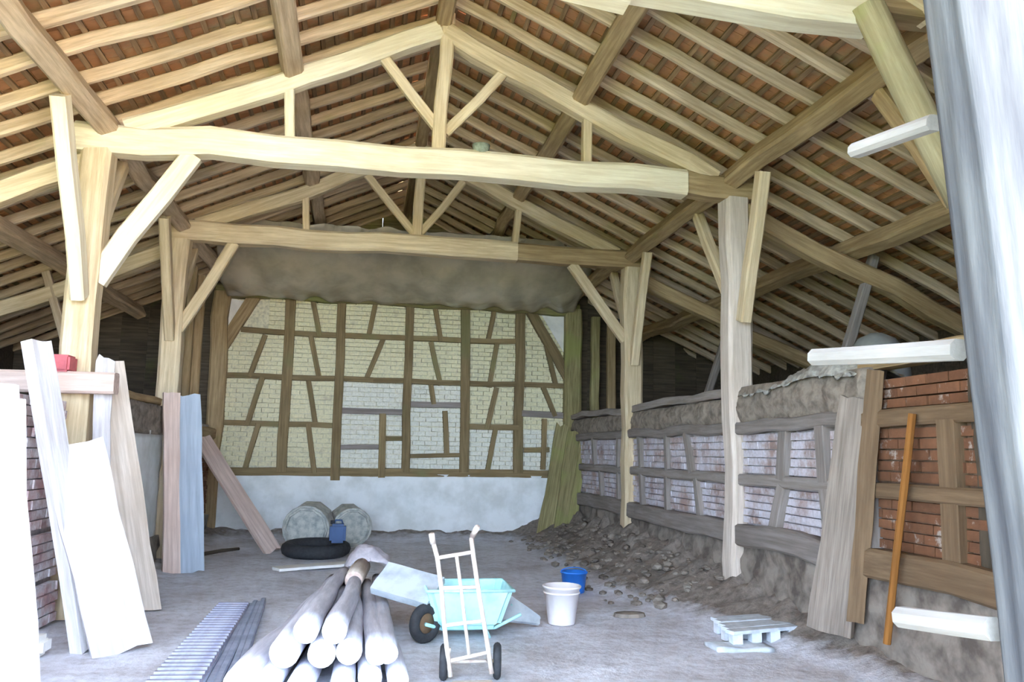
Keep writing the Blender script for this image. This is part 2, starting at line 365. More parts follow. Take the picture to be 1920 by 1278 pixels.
# ------------------------------------------------------------------ roof
TH = math.atan(.455); CT, ST = math.cos(TH), math.sin(TH)
ZR = 6.42; YA, YB = -.9, 16.5; SL = 7.9  # YA: roof carried unseen past the camera, extended to shade the door jamb
def RP(sg, s, y, off): return Vector((XC+sg*(s*CT+off*ST), y, ZR-s*ST+off*CT))
def inframe(p, m=30):
    d = p-Vector((0, 0, H)); z = d.dot(fwd.normalized())
    if z < .1: return False
    x = 960+F*d.dot(right)/z; y = 639-F*d.dot(up)/z
    return -m < x < 1920+m and -m < y < 1278+m
raft_y = [Y1-.22-.53*k for k in range(0, 18)] + [Y1+.30+.53*k for k in range(0, 15)]
for sg, nm in ((-1, 'roof_left'), (1, 'roof_right')):
    rf = struct(nm, (XC, 9, ZR))
    for u, nmz in ((1.62, 1), (3.41, 2), (4.95, 3)):     # purlins
        s = u/CT
        c0 = -.11
        timber('purlin', RP(sg, s, YA+.1, c0), RP(sg, s, YB, c0), .20, .21, M['brown'] if sg > 0 else M['rafter'], rf, upv=(sg*ST, 0, CT), seg=24, wob=.03)
    for y in raft_y:
        dy = random.uniform(-.05, .05); wd = random.uniform(.075, .13)
        timber('rafter', RP(sg, .03, y+dy, .07), RP(sg, SL, y+dy+random.uniform(-.06, .06), .065), wd, .13, M['rafter'], rf, upv=(sg*ST, 0, CT), seg=14, wob=.016, ch=.22)
    ns = int(SL/.16)
    for k in range(ns):
        s = .08+k*.16+random.uniform(-.008, .008)
        timber('batten', RP(sg, s, YA, .146), RP(sg, s, YB, .146), .05, .04, M['batten'], rf, upv=(sg*ST, 0, CT), seg=14, wob=.008, ch=.05)
    # tiles: plain clay tiles, one course per batten
    cand = []; rest = []
    for k in range(ns):
        for j in range(int((YB-YA)/.172)+1):
            y = YA+.086+j*.172+(.086 if k % 2 else 0)
            s = .08+k*.16
            p = RP(sg, s+.08, y, .17)
            (cand if inframe(p, -5) else rest).append((p.length, s, y))
    cand.sort(); near = cand[:295]; rest += cand[295:]
    def tile_M(s, y):
        X = Vector((sg*CT, 0, -ST)); Z = Vector((sg*ST, 0, CT)); Yv = Z.cross(X)
        Mx = Matrix((X, Yv, Z)).transposed().to_4x4(); Mx.translation = RP(sg, s-.03, y, .174)
        return Mx @ Matrix.Rotation(random.uniform(-.02, .02), 4, 'Z') @ Matrix.Rotation(-.035+random.uniform(-.02, .02), 4, 'Y')
    tv = []; tf = []
    prof = [(0, -.083), (.30, -.083), (.345, -.055), (.36, 0), (.345, .055), (.30, .083), (0, .083)]
    for z in (0, .014): tv += [(a, b, z) for a, b in prof]
    n = len(prof); tf = [tuple(range(n-1, -1, -1)), tuple(range(n, 2*n))]+[(i, (i+1) % n, (i+1) % n+n, i+n) for i in range(n)]
    me = bpy.data.meshes.new('roof_tile'); me.from_pydata(tv, [], tf); me.materials.append(M['tile_a'])
    for _, s, y in near: put(bpy.data.objects.new('roof_tile', me), tile_M(s, y), rf)
    vs = []; fs = []
    for _, s, y in rest:
        Mx = tile_M(s, y); b0 = len(vs)
        for x in (0, .34):
            for yy in (-.083, .083):
                for z in (0, .014): vs.append(Mx @ Vector((x, yy, z)))
        for f in ((0, 1, 3, 2), (4, 6, 7, 5), (0, 4, 5, 1), (2, 3, 7, 6), (0, 2, 6, 4), (1, 5, 7, 3)): fs.append(tuple(b0+k for k in f))
    o = mk('tile_courses', vs, fs, M['tile_a'], rf); o['kind'] = 'stuff'
    # eave board
    box('eave_board', XC+sg*(SL*CT+.12)-.02, XC+sg*(SL*CT+.12)+.02, YA, YB, ZR-SL*ST-.15, ZR-SL*ST+.2, M['dark'], rf)
    if sg < 0:
        timber('ridge_beam', (XC, YA, ZR-.09), (XC, YB, ZR-.09), .17, .2, M['brown'], rf, seg=20)
        vs = []; fs = []
        for j in range(48):                      # ridge tiles
            y = YA+j*.36; n = len(vs)
            for yy, rr in ((y, .16), (y+.38, .145)):
                for k in range(7):
                    a = math.pi*k/6; vs.append((XC+rr*math.cos(a), yy, ZR+.14+rr*.8*math.sin(a)))
            for k in range(6): fs.append((n+k, n+k+1, n+k+8, n+k+7))
        mk('ridge_tiles', vs, fs, M['tile_a'], rf)['kind'] = 'stuff'

# ------------------------------------------------------------------ timber frames
def tie_frame(Y, label, z_post_low, nameg, pm, tm, em, brk, braceL, braceR, kb, struts, longL, longR, zt=4.68, front=False):
    t = thing('timber_frame', (XC, Y, 0), label, 'timber frame')
    for X, mt in ((XL, pm[0]), (XR, pm[1])):
        timber('post', (X, Y, 0), (X, Y, zt-.13), .29, .28, mt, t, upv=(0, 1, 0), wob=.03, seg=9)
    timber('tie_beam', (XL-.22, Y, zt), (brk, Y, zt+.01), .27, .29, tm, t, wob=.035, seg=10)
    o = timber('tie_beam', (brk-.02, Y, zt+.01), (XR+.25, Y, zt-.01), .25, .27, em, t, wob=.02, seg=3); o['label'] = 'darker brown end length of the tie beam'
    timber('king_post', (XC, Y, zt+.12), (XC+.03, Y, ZR-.02), .15, .16, pm[0], t, upv=(0, 1, 0), wob=.02)
    for sg in (-1, 1):
        timber('principal_rafter', RP(sg, 3.25/CT, Y, -.19), RP(sg, .12, Y, -.19), .19, .21, tm if sg < 0 else M['pale'], t, upv=(sg*ST, 0, CT), wob=.025, seg=9, bow=-.03)
        timber('principal_rafter', RP(sg, 3.60/CT, Y, -.40), RP(sg, 6.95/CT, Y, -.32), .19, .21, M['pale'] if sg < 0 else M['brown'], t, upv=(sg*ST, 0, CT), wob=.04, seg=7)
        a = XC+sg*5.15; timber('strut', (a, Y, 3.98-.0), (a-sg*.6, Y, 2.26), .11, .11, M['grey_wall_timber'] if sg > 0 else M['rafter'], t, upv=(0, 1, 0))
    for (x0, z0, x1, z1, wd) in braceL+braceR:
        timber('brace', (x0, Y-.02, z0), (x1, Y-.02, z1), .13, wd, tm if x0 < 0 else M['pale'], t, wob=.02)
    for (x0, z0, x1, z1) in kb:
        timber('brace', (x0, Y, z0), (x1, Y, z1), .09, .115, M['pale'], t)
    for (x0, z0, x1, z1) in struts:
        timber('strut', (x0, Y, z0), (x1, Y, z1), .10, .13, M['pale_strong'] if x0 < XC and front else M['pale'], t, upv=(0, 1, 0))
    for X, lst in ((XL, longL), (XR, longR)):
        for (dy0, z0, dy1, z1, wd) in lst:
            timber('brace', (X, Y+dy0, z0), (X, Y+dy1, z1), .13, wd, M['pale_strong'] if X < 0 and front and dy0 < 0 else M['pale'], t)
    return t
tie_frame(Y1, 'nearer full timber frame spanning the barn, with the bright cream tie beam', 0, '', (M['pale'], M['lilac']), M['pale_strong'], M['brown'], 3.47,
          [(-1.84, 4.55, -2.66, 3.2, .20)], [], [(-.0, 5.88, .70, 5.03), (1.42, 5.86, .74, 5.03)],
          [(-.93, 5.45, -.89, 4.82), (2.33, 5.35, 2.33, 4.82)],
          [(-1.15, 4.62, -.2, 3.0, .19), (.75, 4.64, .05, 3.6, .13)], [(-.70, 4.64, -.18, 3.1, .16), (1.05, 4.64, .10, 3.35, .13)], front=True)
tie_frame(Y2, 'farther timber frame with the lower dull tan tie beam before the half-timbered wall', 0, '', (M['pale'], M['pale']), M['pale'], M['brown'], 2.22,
          [(-1.96, 4.55, -2.66, 3.25, .16)], [(3.10, 4.55, 3.98, 3.4, .16)], [(-.14, 5.78, .64, 4.88), (1.36, 5.76, .72, 4.88)],
          [(-1.0, 5.42, -.95, 4.8), (2.24, 5.42, 2.19, 4.8)],
          [(-1.0, 4.62, -.12, 3.1, .17), (1.0, 4.64, .12, 3.5, .13)], [(-.75, 4.64, -.16, 3.0, .14), (.95, 4.64, .12, 3.5, .12)])
# nearest frame, mostly above the picture
t = thing('timber_frame', (XC, Y0, 0), 'nearest timber frame, its curved tie beam crossing the top right corner', 'timber frame')
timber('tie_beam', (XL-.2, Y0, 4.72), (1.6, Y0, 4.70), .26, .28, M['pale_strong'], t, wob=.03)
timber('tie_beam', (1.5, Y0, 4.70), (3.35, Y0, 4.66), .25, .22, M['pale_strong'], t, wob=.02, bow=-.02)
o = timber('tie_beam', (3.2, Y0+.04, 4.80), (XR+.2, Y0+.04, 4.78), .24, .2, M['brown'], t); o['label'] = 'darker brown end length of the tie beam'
timber('post', (XR+.12, Y0, 0), (XR+.12, Y0, 4.6), .27, .28, M['dark'], t, upv=(0, 1, 0), wob=.02)
timber('post', (XL, Y0-.1, 0), (XL, Y0-.1, 4.6), .28, .28, M['lilac'], t, upv=(0, 1, 0), wob=.02)
timber('king_post', (XC, Y0, 4.8), (XC, Y0, ZR), .15, .16, M['pale'], t, upv=(0, 1, 0))
o = log('brace', (3.22, Y0-.17, 4.66), (3.93, Y0-.10, 3.35), .105, .11, t, mats=[M['olive_log'], M['olive_log']], n=14); o['label'] = 'round log brace with rounded upper end'
timber('brace', (XR+.02, Y0+1.0, 4.62), (XR+.02, Y0+.15, 3.45), .13, .15, M['brown'], t)
for sg in (-1, 1):
    timber('principal_rafter', RP(sg, 3.25/CT, Y0, -.19), RP(sg, .12, Y0, -.19), .19, .21, M['pale'], t, upv=(sg*ST, 0, CT), wob=.03)
    timber('principal_rafter', RP(sg, 3.5/CT, Y0, -.42), RP(sg, 6.95/CT, Y0, -.32), .19, .21, M['brown'], t, upv=(sg*ST, 0, CT), wob=.03)

# ------------------------------------------------------------------ brickwork helper
def bricks(parent, axis, pos, nrm, a0, a1, z0, z1, mat, mortar, single=False, bl=.235, bh=.072, name='brick_panel', skip=None, depth=.06):
    """bricks on the plane axis=pos, faces looking along nrm (+1/-1); runs a0..a1 along the other axis"""
    vs = []; fs = []; out = []
    rows = max(1, int(round((z1-z0)/(bh+.013)))); rh = (z1-z0)/rows
    for r in range(rows):
        za = z0+r*rh+.006; zb = z0+(r+1)*rh-.006
        a = a0 - (bl/2 if r % 2 else 0)
        while a < a1-.02:
            b0 = max(a, a0)+.006; b1 = min(a+bl, a1)-.006; a += bl
            if b1-b0 < .03: continue
            pr = random.uniform(-.008, .012); q = pos+nrm*(pr); q2 = pos-nrm*depth
            if skip and skip((b0+b1)/2, (za+zb)/2): continue
            out.append((b0, b1, min(q, q2), max(q, q2), za, zb))
    if single:
        me = bpy.data.meshes.new('brick'); v = []; f = []; box_vf(-.5, .5, -.5, .5, -.5, .5, v, f, .025); me.from_pydata(v, [], f); me.materials.append(mat)
        for (b0, b1, q0, q1, za, zb) in out:
            if axis == 'x': S = (q1-q0, b1-b0, zb-za); Cc = ((q0+q1)/2, (b0+b1)/2, (za+zb)/2)
            else: S = (b1-b0, q1-q0, zb-za); Cc = ((b0+b1)/2, (q0+q1)/2, (za+zb)/2)
            Mx = Matrix.LocRotScale(Vector(Cc), None, Vector(S))
            put(bpy.data.objects.new('brick', me), Mx, parent)
    else:
        for (b0, b1, q0, q1, za, zb) in out:
            if axis == 'x': box_vf(q0, q1, b0, b1, za, zb, vs, fs, .004)
            else: box_vf(b0, b1, q0, q1, za, zb, vs, fs, .004)
        if vs:
            o = mk(name, vs, fs, mat, parent); o['kind'] = 'stuff'
def lumpy(name, pts_fn, nu, nv, mat, parent=None, amp=.03, sc_=6, nrm=(0, 0, 1), smooth=True, thick=.05):
    vs = []; fs = []; N = Vector(nrm)
    for k in (0, 1):
        for i in range(nu+1):
            for j in range(nv+1):
                p = Vector(pts_fn(i/nu, j/nv)); e = amp*noise.noise(p*sc_)+amp*.5*noise.noise(p*sc_*2.7)
                vs.append(p+N*e if k == 0 else p-N*thick)
    m = (nu+1)*(nv+1)
    for i in range(nu):
        for j in range(nv):
            a = i*(nv+1)+j; fs.append((a, a+1, a+nv+2, a+nv+1)); fs.append((m+a, m+a+nv+1, m+a+nv+2, m+a+1))
    for i in range(nu):
        a = i*(nv+1); b = a+nv+1; fs.append((a, b, m+b, m+a)); a += nv; b += nv; fs.append((a, m+a, m+b, b))
    for j in range(nv):
        a = j; fs.append((a, m+a, m+a+1, a+1)); a = nu*(nv+1)+j; fs.append((a, a+1, m+a+1, m+a))
    return mk(name, vs, fs, mat, parent, smooth=smooth)

# ------------------------------------------------------------------ back wall (half-timbered)
wb = struct('wall_back', (XC, Y3, 0))
YF = Y3   # brick face plane
def bx(px, py): p = U(px, py, Y=YF-.03); return (p.x, p.z)
def btimber(name, p, q, wd, mat=None, proud=.035):
    (x0, z0), (x1, z1) = bx(*p), bx(*q)
    o = timber(name, (x0, YF-proud+.04, z0), (x1, YF-proud+.04, z1), wd, .13, mat or M['infill_timber'], wb, upv=(0, 1, 0), wob=.012, ch=.06, pad=.06 if name == 'brace' else 0)
    return o
box('backing', XL, XR, YF+.05, YF+.22, 0, 4.6, M['mortar'], wb)
# timbers, read off the photograph on the wall's own plane
btimber('sill', (415, 882), (1060, 889), .15)
rails = [[(452, 617), (600, 628), (975, 641)], [(412, 702), (700, 712), (1075, 724)]]
for rl in rails:
    for a, b in zip(rl[:-1], rl[1:]): btimber('rail', a, b, .10)
btimber('rail', (418, 791), (628, 797), .10); btimber('rail', (630, 770), (762, 772), .11, M['grey_wall_timber'])
btimber('rail', (765, 757), (868, 759), .11, M['grey_wall_timber']); btimber('rail', (872, 800), (972, 802), .11); btimber('rail', (978, 774), (1072, 779), .12, M['grey_wall_timber'])
btimber('rail', (632, 837), (715, 838), .09, M['grey_wall_timber']); btimber('rail', (718, 822), (762, 823), .09); btimber('rail', (765, 855), (868, 853), .08); btimber('rail', (982, 843), (1030, 842), .10)
stud_px = [((546, 555), (528, 884), .19), ((642, 556), (628, 900), .17), ((769, 567), (759, 885), .16), ((872, 578), (871, 885), .18), ((977, 565), (970, 886), .19)]
for a, b, wd in stud_px: btimber('stud', a, b, wd, proud=.05)
btimber('stud', (718, 775), (715, 895), .13); btimber('stud', (835, 770), (838, 850), .10); btimber('stud', (1021, 785), (1018, 880), .10)
for a, b in [((495, 633), (470, 700)), ((490, 712), (465, 790)), ((483, 800), (458, 882)), ((586, 560), (598, 624)), ((583, 636), (595, 700)), ((578, 716), (590, 792)), ((578, 800), (588, 880)),
             ((706, 560), (692, 626)), ((718, 637), (688, 708)), ((814, 565), (826, 634)), ((810, 646), (826, 716)), ((808, 722), (812, 752)), ((928, 575), (915, 636)), ((931, 648), (918, 720)), ((930, 732), (914, 798)),
             ((928, 808), (914, 880)), ((1024, 645), (1042, 722)), ((1020, 730), (1038, 775))]:
    btimber('brace', a, b, .095)
o = btimber('brace', (475, 560), (408, 665), .22, M['brown'], .07); o = btimber('brace', (985, 565), (1068, 715), .2, M['infill_timber'], .07)
timber('post', (XL+.02, YF-.06, 0), (XL+.02, YF-.06, 4.5), .30, .28, M['brown'], wb, upv=(0, 1, 0), wob=.03)
timber('post', (XR-.02, YF-.06, 0), (XR-.02, YF-.06, 4.5), .34, .28, M['olive'], wb, upv=(0, 1, 0), wob=.02)
timber('wall_plate', (XL-.1, YF-.04, 4.53), (XR+.1, YF-.04, 4.50), .26, .24, M['olive'], wb, wob=.04)
for x_, m_ in ((4.50, 'olive'), (4.85, 'brown')): timber('post', (x_, YF-.2, 0), (x_, YF-.2, 4.35), .17, .14, M[m_], wb, upv=(0, 1, 0), wob=.02)
# brick panels cell by cell
xs = [XL+.12]+[bx((a[0]+b[0])/2, 720)[0] for a, b, _ in stud_px]+[XR-.14]
zs = [1.27, 2.08, 2.98, 3.83, 4.45]
for i in range(6):
    for j in range(4):
        if i == 0 and j == 3: continue
        bricks(wb, 'y', YF, -1, xs[i]+.02, xs[i+1]-.02, zs[j], zs[j+1]-.01, M['br_back'] if j > 1 or i < 2 else M['br_back_low'] if j == 0 or i in (2, 3) else M['br_back'], None)
bricks(wb, 'y', YF, -1, xs[0]+.75, xs[1]-.02, zs[3], 4.45, M['br_back'], None)
# white plaster triangles behind the corner braces
(a0, b0), (a1, b1), (a2, b2) = bx(414, 556), bx(472, 566), bx(410, 650)
mk('plaster_panel', [(a0, YF-.02, b0), (a1, YF-.02, b1), (a2, YF-.02, b2), (a0, YF+.05, b0), (a1, YF+.05, b1), (a2, YF+.05, b2)], [(0, 2, 1), (3, 4, 5), (0, 1, 4, 3), (1, 2, 5, 4), (2, 0, 3, 5)], M['plaster'], wb)
(a0, b0), (a1, b1), (a2, b2) = bx(1005, 572), bx(1066, 574), bx(1062, 668)
mk('plaster_panel', [(a0, YF-.02, b0), (a1, YF-.02, b1), (a2, YF-.02, b2), (a0, YF+.05, b0), (a1, YF+.05, b1), (a2, YF+.05, b2)], [(0, 2, 1), (3, 4, 5), (0, 1, 4, 3), (1, 2, 5, 4), (2, 0, 3, 5)], M['plaster'], wb)
lumpy('plinth', lambda u, v: (XL+u*(XR-XL), YF-.05-.10*(1-v)**2-.04*max(0, .3-v), -.05+v*1.22), 60, 14, M['plinth'], wb, .02, 3, (0, -1, 0))
# gable above and boarded aisle ends
gv = [(XC-7.1, YF+.1, 3.15), (XC, YF+.1, 6.4), (XC+7.1, YF+.1, 3.15), (XC+7.1, YF+.1, 0), (XC-7.1, YF+.1, 0)]
n = 30
for k in range(n):
    x0 = XC-7.1+14.2*k/n; x1 = x0+14.2/n-.002
    zt = 6.45-.455*min(abs(x0-XC), abs(x1-XC))+.20
    zl = 4.55 if (x0 > XL-.2 and x1 < XR+.2) else 0
    box('gable_board', x0, x1, YF+.24+.01*(k%2), YF+.29, zl-.2 if zl else 0, zt, M['olive'] if zl else M['dark'], wb)
# ------------------------------------------------------------------ right wall
wr = struct('wall_right', (XR, 10, 0))
XF = XR-.02
def ry(px, py): p = U(px, py, X=XF-.03); return (p.y, p.z)
def rtimber(name, p, q, wd, mat=None, proud=.05):
    (y0, z0), (y1, z1) = ry(*p) if p[0] > 20 else p, ry(*q) if q[0] > 20 else q
    return timber(name, (XF-proud+.05, y0, z0), (XF-proud+.05, y1, z1), .13, wd, mat or M['grey_wall_timber'], wr, upv=(0, 0, 1) if abs(z1-z0) < abs(y1-y0) else (0, 1, 0), wob=.012, ch=.06) if abs(z1-z0) < abs(y1-y0) else \
        timber(name, (XF-proud+.05, y0, z0), (XF-proud+.05, y1, z1), .13, wd, mat or M['grey_wall_timber'], wr, upv=(1, 0, 0) if False else (0, 1, 0), wob=.012, ch=.06)
YN = 4.7
box('backing', XF+.05, XF+.30, YN, 6.2, 0, 2.02, M['mortar_d'], wr)
box('backing', XF+.05, XF+.30, 6.2, Y3+.1, 0, 2.02, M['mortar_r'], wr)
for ya_, yb_, mm in ((6.22, Y3, M['grey_wall_timber']), (YN, 6.22, M['brown2'])):
    timber('sill', (XF-.02, ya_, .80), (XF-.02, yb_, .80), .16, .23, mm, wr, wob=.03, seg=int((yb_-ya_)*2))
    timber('rail', (XF, ya_, 1.375), (XF, yb_, 1.375), .12, .12, mm, wr, wob=.015, seg=int((yb_-ya_)*2))
    timber('rail', (XF, ya_, 1.93), (XF, yb_, 1.93), .14, .13, mm, wr, wob=.03, seg=int((yb_-ya_)*2))
timber('wall_plate', (XF+.1, 8.75, 2.33), (XF+.06, Y3, 2.33), .24, .10, M['grey_wall_timber'], wr, wob=.03, seg=14)
def vstud(ya, za, yb, zb, wd=.1):
    timber('stud', (XF, ya, za), (XF, yb, zb), wd, .13, M['grey_wall_timber'] if ya > 6.22 else M['brown2'], wr, upv=(1, 0, 0), wob=.01, ch=.06)
def yat(px, z): return U(px, 865, X=XF-.03).y
for pa, pb in [(1113, 1117), (1160, 1160), (1200, 1203), (1250, 1251), (1286, 1298), (1473, 1466), (1543, 1545)]:
    vstud(yat(pa, 0), 1.9, yat(pb, 0), 1.40, .10 if pa < 1400 else .15)
for pa, pb in [(1127, 1130), (1160, 1161), (1203, 1205), (1251, 1252), (1306, 1312), (1468, 1452), (1548, 1552)]:
    vstud(yat(pa, 0), 1.34, yat(pb, 0), .9, .10 if pa < 1400 else .15)
vstud(6.25, 1.9, 6.2, .9, .2); vstud(5.2, 1.9, 5.2, .9, .18)
yc = sorted([15.95, yat(1160, 0), yat(1250, 0), yat(1295, 0), 8.48, 7.7, 6.9, 6.3])
for (z0, z1) in ((.92, 1.31), (1.44, 1.86)):
    for a, b in zip([8.75, yat(1295, 0), yat(1250, 0), yat(1160, 0)], [yat(1295, 0), yat(1250, 0), yat(1160, 0), 15.95]):
        bricks(wr, 'x', XF, -1, a+.02, b-.02, z0, z1, M['br_right'], None)
    bricks(wr, 'x', XF, -1, 6.35, 8.5, z0, z1, M['br_right'], None, single=True)
    bricks(wr, 'x', XF+.01, -1, YN+.05, 6.1, z0, z1, M['br_red'], None, single=True)
bricks(wr, 'x', XF+.01, -1, YN+.05, 6.2, 2.01, 2.25, M['br_red'], None, single=True)
def mudtop(u, v):
    y = 6.2+u*9.8; zt = 2.32-(0.05 if y > 8.6 else -.05)
    return (XF-.0-.05*math.sin(v*math.pi), y, 1.96+v*(zt-1.96))
lumpy('mud_infill', mudtop, 110, 8, M['mud'], wr, .05, 7, (-1, 0, 0), thick=.22)
lumpy('stone_footing', lambda u, v: (XF-.02-.05*(1-v), YN+u*(Y3-YN), -.05+v*.78), 110, 8, M['rubble'], wr, .05, 5, (-1, 0, 0), thick=.2)
timber('plate', (XF+.15, YN, 2.42), (XF+.15, 6.4, 2.42), .2, .14, M['brown'], wr, wob=.03)
# ------------------------------------------------------------------ left wall
wl = struct('wall_left', (XL, 9, 0))
box('backing', XL-.24, XL-.05, 5.2, Y3, 0, 2.0, M['mortar_r'], wl)
bricks(wl, 'x', XL+.0, 1, 6.3, 8.35, .86, 2.0, M['br_left'], None, single=True, bh=.075)
bricks(wl, 'x', XL+.03, 1, 6.3, 8.35, .42, .82, M['br_left'], None, single=True, bh=.075)
bricks(wl, 'x', XL+.0, 1, 5.2, 6.3, 0, 2.0, M['br_left'], None)
bricks(wl, 'x', XL+.06, 1, 6.3, 8.35, .02, .38, M['br_left'], None)
lumpy('plaster_panel', lambda u, v: (XL+.02, 8.85+u*3.3, .25+v*1.55), 26, 14, M['plinth'], wl, .025, 4, (1, 0, 0), thick=.06)
lumpy('mud_infill', lambda u, v: (XL+.05, 8.85+u*3.3, 1.75+v*.38), 40, 6, M['mud'], wl, .06, 8, (1, 0, 0), thick=.2)
lumpy('stone_footing', lambda u, v: (XL+.06, 8.8+u*7.2, -.05+v*.45), 70, 6, M['rubble'], wl, .05, 5, (1, 0, 0), thick=.2)
bricks(wl, 'x', XL, 1, 12.55, 15.9, .42, 1.75, M['br_red'], None)
timber('rail', (XL-.02, 12.5, 1.85), (XL-.02, 15.95, 1.85), .2, .2, M['brown'], wl)
timber('rail', (XL-.1, 8.8, 2.2), (XL-.1, 12.3, 2.2), .12, .10, M['brown'], wl, wob=.03)
timber('stud', (XL, 14.1, .3), (XL, 14.1, 4.4), .12, .14, M['brown'], wl, upv=(1, 0, 0))
for k, yy in enumerate((13.1, 13.9)):
    timber('stud', (XL-.1, yy, 1.8), (XL-.1, yy, 4.5), .12, .12, M['brown'], wl, upv=(1, 0, 0))
# outer aisle walls and lofts over the aisles
for sg, nm in ((-1, 'wall_aisle_left'), (1, 'wall_aisle_right')):
    wa = struct(nm, (XC+sg*7.0, 9, 0))
    n = 36
    for k in range(n):
        y0 = 2.+(Y3+.3-2.)*k/n; y1 = y0+(Y3+.3-2.)/n-.001
        box('board', XC+sg*7.02-.02+random.uniform(-.01, .01), XC+sg*7.02+.02, y0, y1, 0, 3.39, M['dark'], wa)
lf = struct('ceiling_loft_right', (5.9, 10, 2.2))
for k in range(20):
    y0 = YN+k*.57; box('loft_board', XF+.34, XC+6.98, y0, y0+.55, 2.18, 2.215, M['dark'], lf)
lf = struct('ceiling_loft_left', (-4.5, 11, 1.9))
for k in range(19):
    y0 = 5.3+k*.57; box('loft_board', XC-6.98, XL-.27, y0, y0+.55, 1.93, 1.965, M['dark'], lf)
# front wall right of the doorway, and jamb
wf = struct('wall_front', (4, 1.8, 0))
for k in range(17):
    x0 = 1.60+k*.38; x1 = x0+.368
    box('wall_board', x0, x1, 1.74, 1.79, 0, 6.45-.455*abs(x1-XC)-.1, M['grey'], wf)
# jamb
dj = struct('door_1', (1.45, 1.6, 0))
def furrowed(name, p0, p1, wd, dp, mat, parent):
    Mx, L = frame(p0, p1, (0, 1, 0)); vs = []; fs = []; seg = 60; n = 40; sd = 3.
    prof = []
    for j in range(n):
        t = j/n*4; k = int(t); f = t-k
        a, b = wd/2, dp/2
        q = [(-a+2*a*f, -b), (a, -b+2*b*f), (a-2*a*f, b), (-a, b-2*b*f)][k]; prof.append(q)
    for i in range(seg+1):
        x = L*i/seg; dy = .012*noise.noise(Vector((x*1.5, 3, 0)))+ (.012 if x > L*.735 else 0)*0
        for y, z in prof:
            g = .010*noise.noise(Vector((x*.6, y*26, z*26)))+.006*noise.noise(Vector((x*2, y*50, z*50)))
            r = math.hypot(y, z); vs.append((x, y*(1+g/r)+dy, z*(1+g/r)))
    for i in range(seg):
        for j in range(n): j2 = (j+1) % n; fs.append((i*n+j, i*n+j2, (i+1)*n+j2, (i+1)*n+j))
    fs.append(tuple(range(n-1, -1, -1))); fs.append(tuple(seg*n+j for j in range(n)))
    return mk(name, vs, fs, mat, parent, Mx, smooth=True)
ja, jb = U(1878, 1278, Y=1.66), U(1722, 0, Y=1.66); jd = (ja-jb)/(ja.z-jb.z)
jp = ja-jd*ja.z; jq = ja+jd*(3.4-ja.z)
furrowed('door_post', (jp.x+.18, 1.60, 0), (jq.x+.18, 1.60, 3.4), .34, .12, M['jamb'], dj)
for (a, b, hh) in (((1756, 232), (1608, 280), .040), ((1798, 660), (1530, 673), .052), ((1862, 1178), (1686, 1152), .052)):
    p = U(*a, X=1.41); q = U(*b, X=1.41)
    timber('peg', p, q, .05, hh, M['peg'], dj, seg=5, wob=.006, ch=.28)

# left foreground board
t = thing('board', (-1.4, 3.4, 0), 'bleached white rough board standing upright at the very left edge', 'board')
plank('panel', (-1.39, 3.42, 0), (-1.56, 3.42, 1.80), .72, .05, M['white'], t, face=(0, -1, 0), rag=.05, w1=.56)
timber('batten', (-1.12, 3.38, 0), (-1.30, 3.38, 1.76), .09, .05, M['white'], t, upv=(0, 1, 0))

# ------------------------------------------------------------------ sheet over the back wall
def sheet(u, v):
    x = XL+.15+u*(XR-XL-.2)
    y = 15.88-v*1.9; z = 4.42+v*.95-.28*math.sin(v*math.pi)-.12*math.sin(u*math.pi*3.2+.5)*math.sin(v*math.pi)
    z += .05*math.sin(u*60+v*4)*noise.noise(Vector((u*6, v*2, 4)))*2
    return (x, y, z)
o = lumpy('plastic_sheet', sheet, 120, 16, M['tarp'], None, .05, 2.2, (0, -.4, -.9), thick=.006)
tag(o, 'dusty sagging plastic sheet slung over the top of the half-timbered wall', 'sheet')

# ------------------------------------------------------------------ leaning boards, left
def lean(nm, label, cat, p0, p1, wd, th, mat, face=(.9, -.45, .1), w1=None, rag=.02):
    o = plank(nm, p0, p1, wd, th, mat, None, face, w1=w1, rag=rag); return tag(o, label, cat)
lean('long_plank', 'tall narrow plank with pinkish edge, tallest of the boards leaning on the left wall', 'plank', (-2.06, 7.22, .01), (-2.60, 7.12, 2.40), .20, .11, M['white'], (.92, -.4, .1), rag=.015)
lean('wide_plank', 'widest brilliant white board leaning on the left wall', 'plank', (-1.757, 7.10, .01), (-2.316, 7.257, 1.60), .43, .04, M['white'], (.50, -.86, .1), w1=.46, rag=.018)
lean('plank', 'white plank leaning just behind the widest white board', 'plank', (-1.99, 8.72, .01), (-2.57, 8.90, 2.42), .29, .05, M['lilac'], (.5, -.85, .1), rag=.03)
lean('plank', 'narrow white-topped plank end peeping out beside the front left post', 'plank', (-2.35, 8.42, .02), (-2.46, 8.40, 2.42), .16, .04, M['white'], (.2, -.95, 0), rag=.03)
lean('plank', 'brown narrow plank upright beside the blue-grey board', 'plank', (-2.30, 11.30, .01), (-2.50, 11.45, 2.30), .20, .08, M['pink'], (.4, -.9, 0))
lean('plank', 'flat blue-grey board standing right of the brown narrow plank', 'plank', (-2.07, 11.42, .01), (-2.30, 11.55, 2.28), .30, .03, M['bluegrey'], (.2, -.98, 0))
lean('plank', 'tan plank leaning diagonally onto the left wall, before the back wall', 'plank', (-1.30, 13.6, .01), (-2.56, 14.05, 1.75), .30, .05, M['pink'], (.6, -.75, .5))
lean('plank', 'short cream plank offcut lying on the floor behind the log pile', 'plank', (-1.05, 11.55, .03), (-.05, 11.95, .05), .28, .035, M['plaster'], (0, 0, 1))
o = timber('beam', (-3.9, 8.30, 2.15), (-2.30, 8.30, 2.17), .17, .20, M['pink'], None, wob=.015)
tag(o, 'short pinkish cross beam lying over the left wall behind the tall planks', 'beam')
